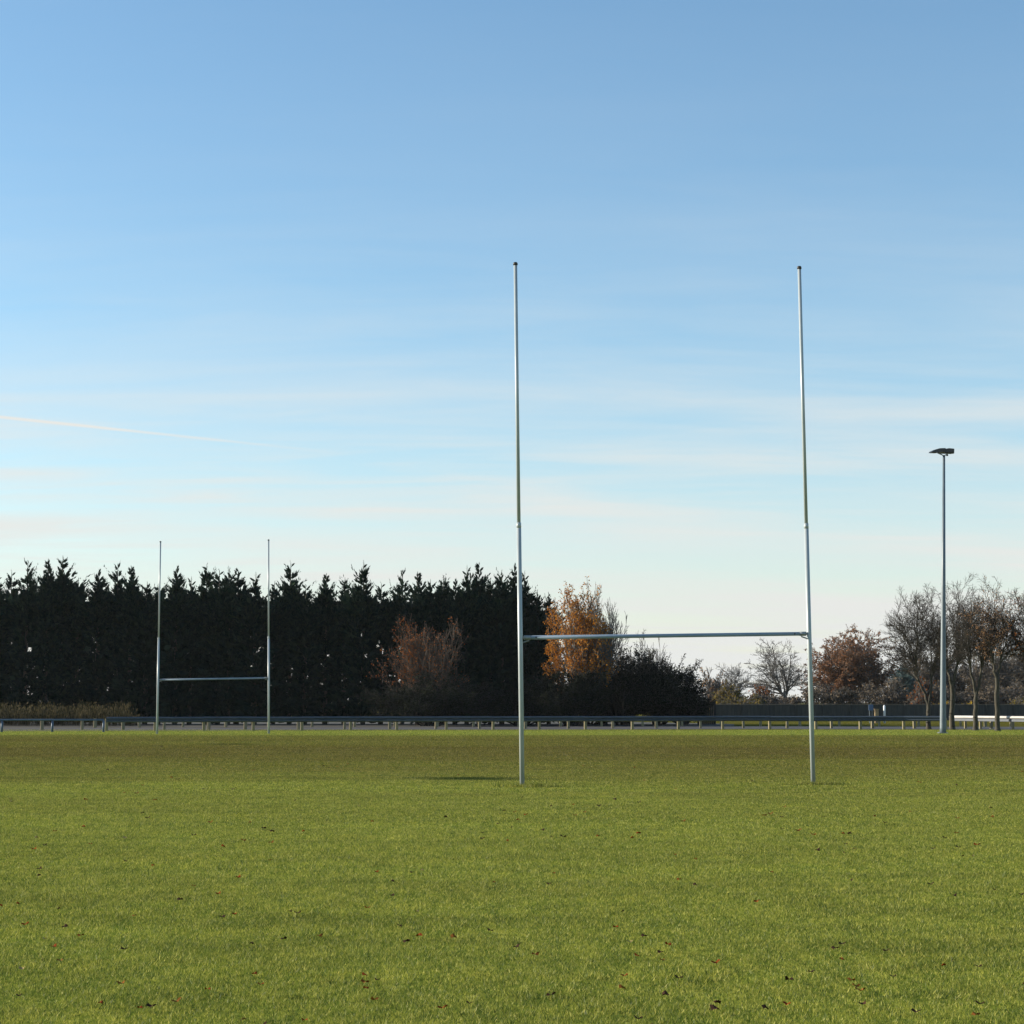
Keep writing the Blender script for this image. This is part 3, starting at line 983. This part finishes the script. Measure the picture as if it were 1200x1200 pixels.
cm = []
for s in range(8):
    cr, tr, sg = conifer_mesh(100 + s)
    cm.append((cr, tr))
peaks = [(-165, 664), (-148, 656), (-130, 668), (-112, 660), (-94, 655), (-76, 668), (-58, 662), (-40, 658), (-24, 668), (-8, 672),
         (10, 668), (29, 656), (53, 654), (70, 650), (89, 676), (113, 667), (135, 659), (151, 662), (170, 681), (185, 681), (205, 663), (222, 675), (240, 659),
         (255, 667), (267, 664), (277, 666), (298, 670), (320, 680), (339, 657), (357, 684), (381, 671), (403, 676), (425, 656), (446, 682), (471, 667),
         (489, 669), (504, 678), (519, 673), (533, 678), (547, 662), (561, 658), (575, 676), (588, 666), (604, 660), (615, 668), (630, 690), (643, 694)]
words = ['first', 'second', 'third', 'fourth', 'fifth', 'sixth', 'seventh', 'eighth', 'ninth', 'tenth', 'eleventh', 'twelfth', 'thirteenth', 'fourteenth']
def conifer_label(i, u, v, inside):
    tall = 'tall' if v < 661 else ('short' if v > 674 else 'middling')
    if u < 0:
        return 'dark conifer of the tall shelter belt, beyond the left edge of the photo'
    def nth(sel): return words[[p[0] for p in sel].index(u)]
    if u < 184: return '%s dark conifer, %s peak from the left edge of the photo' % (tall, nth([p for p in peaks if 0 < p[0] < 184]))
    if u < 315: return "%s dark conifer between the far goal's posts, %s peak from its left post" % (tall, nth([p for p in peaks if 184 <= p[0] < 315]))
    if u < 470: return "%s dark conifer, %s peak to the right of the far goal's right post" % (tall, nth([p for p in peaks if 315 <= p[0] < 470]))
    if u < 607: return "%s dark conifer, %s peak to the left of the large goal's left post" % (tall, nth([p for p in peaks if 470 <= p[0] < 607][::-1]))
    return "%s dark conifer, %s peak to the right of the large goal's left post" % (tall, nth([p for p in peaks if p[0] >= 607]))
YC = 143.0
for i, (u, v) in enumerate(peaks):
    Y = YC + random.uniform(-.7, .7) + (1.0 if i % 3 == 1 else 0)
    H = zat(v, Y)
    g = gx(u, Y)
    root = empty('conifer', g, conifer_label(i, u, v, 0), 'conifer', 'conifers of the dark shelter belt')
    cr, tr = cm[(i * 3 + i // 8) % 8]
    link('trunk', tr, M['bark'], root)
    link('crown', cr, M['needle'], root)
    sw = random.uniform(.92, 1.2)
    if u > 590: sw *= .85
    root.scale = (sw, sw, H / 11.0)
    root.rotation_euler = (0, 0, random.uniform(0, 6.28))

# ---- shrubs and trees in front of and beside the belt
def shrub(seed, name, u, Y, u0, u1, vtop, label, cat, m_tw, leaves, n0=9, n=(6, 6, 5), rmin=.014, spread=.7, tropism=.06, base_r=.07, levels_ang=34, group=None, split=1, m_trunk=None, depth=None):
    rd = rnd_(seed)
    s = SC / Y
    H = zat(vtop, Y); W = (u1 - u0) / s; cx = ((u0 + u1) / 2 - u) / s
    starts = []
    for i in range(n0):
        az = 2 * math.pi * i / n0 + rd.uniform(-.3, .3)
        sp = spread * rd.uniform(.1, 1.2)
        starts.append(((math.cos(az) * .25, math.sin(az) * .25, -.05), (math.cos(az) * sp, math.sin(az) * sp, 1), 2.6 * rd.uniform(.75, 1.1), base_r))
    lv = [dict(n=n[0], ang=levels_ang, len=.62, segs=5, rr=.6, **{'from': .15}), dict(n=n[1], ang=levels_ang + 4, len=.58, segs=3, rr=.6),
          dict(n=n[2], ang=levels_ang + 8, len=.55, segs=2, rr=.65), dict(n=0, ang=0, len=0, segs=2)]
    sg, tp = grow(starts, lv, rd, tropism, .15)
    sg, tp = fit(sg, tp, W, H, cx, depth=depth)
    return make_tree(name, gx(u, Y), label, cat, sg, tp, split, m_trunk or m_tw, m_tw, leaves, rmin, group, 5)

shrub(201, 'rust_leaved_tree', 494, 136.0, 444, 546, 724, 'small rusty orange leaved tree against the dark conifers', 'tree', M['twig_brown'],
      (M['rust'], 3300, .11, lambda p: (1.0 if p[0] < 0 else .45) * (1 if p[2] > 3 else .4)), n0=12, n=(7, 7, 6), spread=.72, tropism=.035)
shrub(202, 'orange_tree', 680, 135.0, 640, 724, 686, 'tall orange leaved tree at the right end of the dark conifers', 'tree', M['twig_grey'],
      (M['orange'], 17000, .125, lambda p: min(1, max(.08, .85 - .30 * p[0] + .25 * math.sin(p[2] * 2.1)))), n0=9, n=(9, 7, 6), spread=.22, tropism=.12, base_r=.10)
shrub(203, 'bare_grey_tree', 706, 142.5, 672, 736, 692, 'wispy bare grey tree showing just right of the orange tree', 'tree', M['twig_grey'],
      None, n0=7, n=(8, 7, 6), spread=.35, tropism=.10, base_r=.09)
shrub(204, 'bare_sapling', 768, 144.0, 738, 800, 738, 'thin bare saplings rising above the dark thicket under the crossbar', 'tree', M['twig_grey'],
      None, n0=5, n=(6, 5, 4), spread=.35, tropism=.10, base_r=.05)
GT = 'dark bushes right of the conifers'
def thicket(seed, u, Y, u0, u1, vtop, label, nl=7000, tw='twig'):
    return shrub(seed, 'dark_bush', u, Y, u0, u1, vtop, label, 'bush', M[tw], (M['darkleaf'], int(nl * 3), .11, lambda p: 1.0 if p[2] < 3.6 else .35), n0=14, n=(8, 7, 5), spread=.9, tropism=.03, group=GT, depth=5.5)
thicket(211, 668, 133.0, 630, 716, 782, 'low dark bush at the foot of the orange tree', 7000, tw='dark_twig')
thicket(212, 728, 138.0, 672, 786, 753, 'tallest dark bush in the thicket below the crossbar of the large goal')
thicket(213, 772, 138.5, 724, 822, 764, 'rounded dark bush forming the sloping right side of the thicket')
thicket(214, 800, 137.5, 764, 834, 792, 'low dark bush at the right foot of the thicket beside the board fence', 4500)
thicket(215, 612, 134.5, 560, 668, 792, 'low dark scrub behind the left post of the large goal', 5000, tw='dark_twig')
thicket(217, 695, 142.0, 636, 772, 798, 'low dark scrub deep behind the thicket', 6000, tw='dark_twig')
thicket(218, 800, 141.0, 752, 830, 806, 'low dark scrub behind the right end of the thicket', 5000, tw='dark_twig')
thicket(216, 505, 132.5, 425, 585, 786, 'low dark scrub around the foot of the rusty orange tree', 5000, tw='dark_twig')

# ---- dark board fence end
p0, p1 = gx(818, 142), gx(838, 142)
root = empty('board_fence', (p0 + p1) / 2, 'short dark upright board fence at the right foot of the thicket', 'fence')
H = zat(822.5, 142)
W = (p1 - p0).length
m = MB()
nb = 9
for i in range(nb):
    m.box((-W / 2 + W * (i + .5) / nb, 0, H / 2), (W / nb - .012, .025, H + random.uniform(-.03, .03)), None, .004)
m.build('boards', M['darkwood'], root)
for x in (-W / 2, W / 2):
    m = MB(); m.box((x, .07, H / 2 + .02), (.10, .10, H + .04), None, .01); m.build('post', M['darkwood'], root)

# ---- long screen fence behind the right lawn
YS = 168.0
us = list(range(836, 1300, 32))
ps = [gx(u, YS) for u in us]
mid = ps[len(ps) // 2].copy()
root = empty('screen_fence', mid, 'long low dark netting screen fence across the lawn on the right', 'fence')
HS = zat(825.6, YS)
for i in range(len(ps) - 1):
    a, b = ps[i] - mid, ps[i + 1] - mid
    m = MB()
    K = 24
    vs, fs = [], []
    for j in range(K + 1):
        q = a.lerp(b, j / K)
        o = .02 * math.sin(j * 1.3 + i) + random.uniform(-.006, .006)
        vs += [(q.x, q.y + o, .04), (q.x, q.y + o * .4, HS - .03), (q.x, q.y + o + .008, .04), (q.x, q.y + o * .4 + .008, HS - .03)]
    for j in range(K):
        c, d = 4 * j, 4 * j + 4
        fs += [(c, d, d + 1, c + 1), (d + 2, c + 2, c + 3, d + 3), (c + 1, d + 1, d + 3, c + 3)]
    m.add(vs, fs)
    m.build('netting', M['screen'], root)
for p in ps:
    m = MB(); m.tube([p - mid + Vector((0, -.06, 0)), p - mid + Vector((0, -.06, HS + .03))], .035, 8); m.build('post', M['screen'], root)
m = MB(); m.tube([p - mid + Vector((0, 0, HS)) for p in ps], .028, 8); m.build('top_rail', M['screen_rail'], root)

# ---- sign, white post, tan box beyond the barrier
Yk = 150.0
g = gx(1020.5, Yk); s = SC / Yk
root = empty('blue_sign', g, 'small blue sign board on a short leg behind the barrier', 'sign')
m = MB(); m.box((0, 0, zat(829.2, Yk)), (5.4 / s, .05, 7.0 / s), None, .01); m.build('board', M['blue_sign'], root)
for x in (-.10, .10):
    m = MB(); m.tube([(x, .06, 0), (x, .06, zat(827, Yk))], .03, 8); m.build('leg', M['mast'], root)
g = gx(1036.2, Yk)
m = MB(); m.tube([(0, 0, -.05), (0, 0, zat(827.4, Yk)), (0, 0, zat(826.2, Yk))], [.085, .085, .03], 14)
o = m.build('white_post', M['white'], None, True); o.location = g
tag(o, 'short upright white post beside the blue sign behind the barrier', 'post')
g = gx(1026.8, Yk)
m = MB(); m.box((0, 0, .52), (.30, .26, 1.04), None, .03); m.box((0, 0, 1.07), (.36, .32, .06), None, .015)
o = m.build('tan_cabinet', M['tan']); o.location = g
tag(o, 'small tan cabinet between the blue sign and the white post', 'cabinet')

# ---- far trees on the right
lv_oak = dict(n=(6, 7, 6, 4))
def far_tree(seed, name, u, Y, u0, u1, vtop, label, trunk_h, spread, m_b, m_t, leaves, n0=6, n=(9, 7, 5, 3), rmin=.02, r=.30, trop=.0, ang=42, depth=None):
    s = SC / Y
    H = zat(vtop, Y); W = (u1 - u0) / s; cx = ((u0 + u1) / 2 - u) / s
    lv = [dict(n=n[0], ang=ang, len=.46, segs=7, rr=.5, taper=.25, **{'from': .15}), dict(n=n[1], ang=ang, len=.55, segs=4, rr=.55, taper=.35, **{'from': .1}),
          dict(n=n[2], ang=ang, len=.6, segs=3, rr=.6, **{'from': .1}), dict(n=0, ang=0, len=0, segs=2)]
    sg, tp = dome_tree(seed, W, H, cx, trunk_h, [(trunk_h, -.35, .5, .8), (trunk_h, .35, .6, .8), (trunk_h, .05, .8, .75)], r, n0 * 2 + 2, lv, depth, .12, trop, .17)
    return make_tree(name, gx(u, Y), label, 'tree', sg, tp, 2, m_b, m_t, leaves, rmin)

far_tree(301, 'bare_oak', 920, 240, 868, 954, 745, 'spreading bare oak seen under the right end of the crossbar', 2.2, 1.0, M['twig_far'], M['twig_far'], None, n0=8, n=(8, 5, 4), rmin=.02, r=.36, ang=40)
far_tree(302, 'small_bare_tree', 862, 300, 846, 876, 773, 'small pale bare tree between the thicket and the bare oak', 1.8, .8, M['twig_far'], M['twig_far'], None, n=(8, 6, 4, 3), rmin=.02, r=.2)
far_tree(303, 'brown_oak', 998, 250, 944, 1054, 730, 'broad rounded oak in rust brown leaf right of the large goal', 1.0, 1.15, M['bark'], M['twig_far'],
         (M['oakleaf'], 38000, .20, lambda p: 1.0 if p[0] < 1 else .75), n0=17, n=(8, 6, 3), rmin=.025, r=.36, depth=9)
BG = 'far shrubs behind the screen fence'
def far_shrub(seed, name, u, Y, u0, u1, vtop, label, leaf, nl, tw='twig_far', size=.22, n0=10):
    return shrub(seed, name, u, Y, u0, u1, vtop, label, 'shrub', M[tw], (M[leaf], nl, size, None) if leaf else None, n0=n0, n=(6, 6, 5), spread=.8, tropism=.03, rmin=.03, group=BG)
far_shrub(311, 'yellow_shrub', 852, 215, 834, 872, 801, 'yellowish shrub just right of the dark thicket', 'olive', 2200)
far_shrub(312, 'brown_shrub', 836, 225, 818, 862, 783, 'brownish twiggy shrub rising beside the thicket', 'brownleaf', 700)
far_shrub(313, 'orange_shrub', 893, 222, 878, 908, 803, 'small orange red shrub left of the bare oak trunk', 'rust', 1300)
far_shrub(314, 'brown_shrub', 915, 212, 880, 952, 813, 'low grey brown hedge shrub at the foot of the bare oak', 'hedge', 2600)
far_shrub(315, 'brown_shrub', 868, 208, 838, 900, 815, 'low olive brown shrub directly behind the left end of the screen fence', 'olive', 2200)
far_shrub(316, 'brown_shrub', 975, 210, 938, 1010, 800, 'low grey brown shrub under the left side of the brown oak', 'hedge', 2800)
far_shrub(317, 'brown_shrub', 1030, 212, 998, 1066, 794, 'low grey brown shrub under the right side of the brown oak', 'hedge', 2800)
far_shrub(318, 'orange_shrub', 1080, 205, 1066, 1094, 790, 'orange leaved shrub glimpsed behind the low forked tree', 'rust', 800)
far_shrub(319, 'brown_shrub', 1105, 208, 1060, 1150, 798, 'low brown shrub behind the foot of the floodlight mast', 'hedge', 3200)
far_shrub(320, 'yellow_shrub', 1110, 190, 1096, 1124, 822, 'bright yellow low shrub behind the floodlight mast', 'yellow', 700)
far_shrub(321, 'yellow_shrub', 1138, 190, 1124, 1152, 823, 'bright yellow low shrub beside the two stemmed tree', 'yellow', 600)
far_shrub(322, 'brown_shrub', 1165, 208, 1130, 1215, 797, 'low brown shrub behind the brown leaved tree', 'hedge', 3200)
far_shrub(323, 'yellow_shrub', 1195, 195, 1178, 1216, 815, 'yellow shrub at the right edge behind the screen fence', 'olive', 1300)
# background wood
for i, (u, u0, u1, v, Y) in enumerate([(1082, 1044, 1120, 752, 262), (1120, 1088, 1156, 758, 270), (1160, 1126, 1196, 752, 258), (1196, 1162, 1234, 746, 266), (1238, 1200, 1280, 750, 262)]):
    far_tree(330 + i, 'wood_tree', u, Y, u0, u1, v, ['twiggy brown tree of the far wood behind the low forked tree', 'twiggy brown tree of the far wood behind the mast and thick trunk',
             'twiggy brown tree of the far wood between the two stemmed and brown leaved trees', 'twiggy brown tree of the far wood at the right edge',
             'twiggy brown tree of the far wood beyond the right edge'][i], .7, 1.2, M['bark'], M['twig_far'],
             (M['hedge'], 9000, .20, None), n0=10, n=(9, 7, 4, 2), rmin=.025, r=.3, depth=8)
# conifer with pale blue-grey haze put into its foliage colour
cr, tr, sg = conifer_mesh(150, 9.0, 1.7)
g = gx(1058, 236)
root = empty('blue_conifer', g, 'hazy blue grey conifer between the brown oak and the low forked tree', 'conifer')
link('trunk', tr, M['bark'], root); link('crown', cr, M['haze_fir'], root)
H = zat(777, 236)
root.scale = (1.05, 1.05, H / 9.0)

# ---- dry reeds on the left
n = 2600
xs = rng.uniform(gx(-60, 133).x, gx(158, 133).x, n)
ys = rng.uniform(131.5, 135.5, n)
fr = (gx(160, 133).x - xs) / .8
hh = (zat(826, 133)) * (.30 + .75 * rng.random(n) ** .8) * np.clip(fr, .45, 1) * (1 + .10 * np.sin(xs * 2.3) + .10 * np.sin(xs * 5.1 + 1) + .06 * np.sin(xs * 11.3))
P = np.stack([xs, ys, np.zeros(n)], 1)
D = np.stack([rng.normal(.06, .22, n), rng.normal(0, .2, n), np.ones(n)], 1)
stems = kite_mesh('reeds', P, D, hh, np.full(n, .035))
V1 = np.array([v.co[:] for v in stems.vertices]); 
tipP = P + D * hh[:, None] * .86
Dh = D + rng.normal(0, .25, (n, 3)); 
heads = kite_mesh('h', tipP, Dh, rng.uniform(.16, .30, n), rng.uniform(.05, .10, n))
V2 = np.array([v.co[:] for v in heads.vertices])
V = np.concatenate([V1, V2])
me = np_mesh('reeds', V, np.arange(len(V)).reshape(-1, 4), 4)
bpy.data.meshes.remove(stems); bpy.data.meshes.remove(heads)
tag(link('reeds', me, M['reed']), 'strip of dry tan reeds at the foot of the conifers on the left', 'reeds', kind='stuff')

# ------------------------------------------------------------------ fallen leaves
def leaf_mesh(seed, m_):
    r = random.Random(seed)
    n = 11
    vs = [(0, 0, .004)]
    for i in range(n):
        a = 2 * math.pi * i / n
        rr = (.036 if i % 2 else .024) * r.uniform(.85, 1.15)
        vs.append((math.cos(a) * rr * 1.2, math.sin(a) * rr * .85, 0.010 + .012 * math.cos(2 * a + r.uniform(-.5, .5))))
    fs = [(0, i + 1, (i + 1) % n + 1) for i in range(n)]
    b = len(vs)
    vs += [(.03, -.002, .006), (.03, .002, .006), (.075, .001, .015)]
    fs.append((b, b + 1, b + 2))
    me = bpy.data.meshes.new('fallen_leaf')
    me.from_pydata(vs, [], fs)
    me.materials.append(m_)
    return me
lm = {'dark brown': simple('dead_leaf_dark', (0.03, 0.018, 0.012), (0.07, 0.035, 0.02), 30, .95, spec=.05),
      'rusty red': simple('dead_leaf_red', (0.16, 0.030, 0.008), (0.26, 0.06, 0.012), 30, .95, spec=.05),
      'orange brown': simple('dead_leaf_orange', (0.15, 0.055, 0.012), (0.23, 0.09, 0.02), 30, .95, spec=.05),
      'pale tan': simple('dead_leaf_tan', (0.22, 0.16, 0.07), (0.30, 0.23, 0.11), 30, .95, spec=.05)}
lmesh = {k_: [leaf_mesh(j * 7 + len(k_), v) for j in range(3)] for k_, v in lm.items()}
spots = [(611, 936.5), (603, 954), (607, 963.3), (598.5, 972.2), (584, 968), (565.5, 978.7), (565.5, 985.5), (594.5, 988.6), (636, 975.5), (647, 983.5), (660, 983.3), (671.5, 945), (685, 954),
         (673.5, 958), (702, 946.5), (749, 942.3), (720, 939), (701, 983), (646, 947), (896, 958), (916, 960), (935, 976), (953, 981), (988, 980), (996, 980), (1067, 953.5), (1002, 998), (991, 992),
         (1053, 905), (1076, 918), (1121, 922), (1079, 919), (1163, 960), (1121, 979), (1123, 996), (1145, 993), (965, 960), (1025, 959), (919, 948), (903, 956), (239, 926.3), (173.5, 961), (97.5, 971.8),
         (146.5, 984.5), (227, 981.5), (319, 977.5), (356, 977), (293, 966.5), (309, 973.5), (52.5, 993.5), (13, 941.5), (274, 926.5), (146, 931), (167, 922), (201, 913), (379, 899), (386, 901), (310, 897), (247, 966), (106, 992), (40, 998)]
kinds = list(lmesh)
for (u, v) in spots + [(random.uniform(-40, 1240), 872 + 340 * random.random() ** .8) for _ in range(170)]:
    kd = random.choices(kinds, [.42, .28, .22, .08])[0]
    o = bpy.data.objects.new('fallen_leaf', random.choice(lmesh[kd])); COL.objects.link(o)
    o.location = ground(u, v) + Vector((0, 0, .030))
    o.rotation_euler = (R(random.uniform(-14, 14)), R(random.uniform(-14, 14)), random.uniform(0, 6.28))
    q = random.uniform(.6, 1.15) if v < 1000 else random.uniform(.5, .85)
    o.scale = (q, q, q)
    tag(o, '%s dry autumn leaf lying on the mown grass of the pitch' % kd, 'leaf', '%s leaves fallen on the pitch' % kd)

# ------------------------------------------------------------------ thin winter haze
m, nt_ = mat('haze_air')
pv = N(nt_, 'ShaderNodeVolumePrincipled')
pv.inputs['Color'].default_value = (0.88, 0.94, 1.0, 1)
pv.inputs['Density'].default_value = 0.00005
pv.inputs['Anisotropy'].default_value = 0.2
ho = N(nt_, 'ShaderNodeOutputMaterial')
nt_.links.new(pv.outputs[0], ho.inputs['Volume'])
mb = MB()
mb.box((0, 1470, 16.5), (6400, 3260, 35))
tag(mb.build('haze', m), 'thin pale winter haze lying over the whole ground', 'haze', kind='stuff')
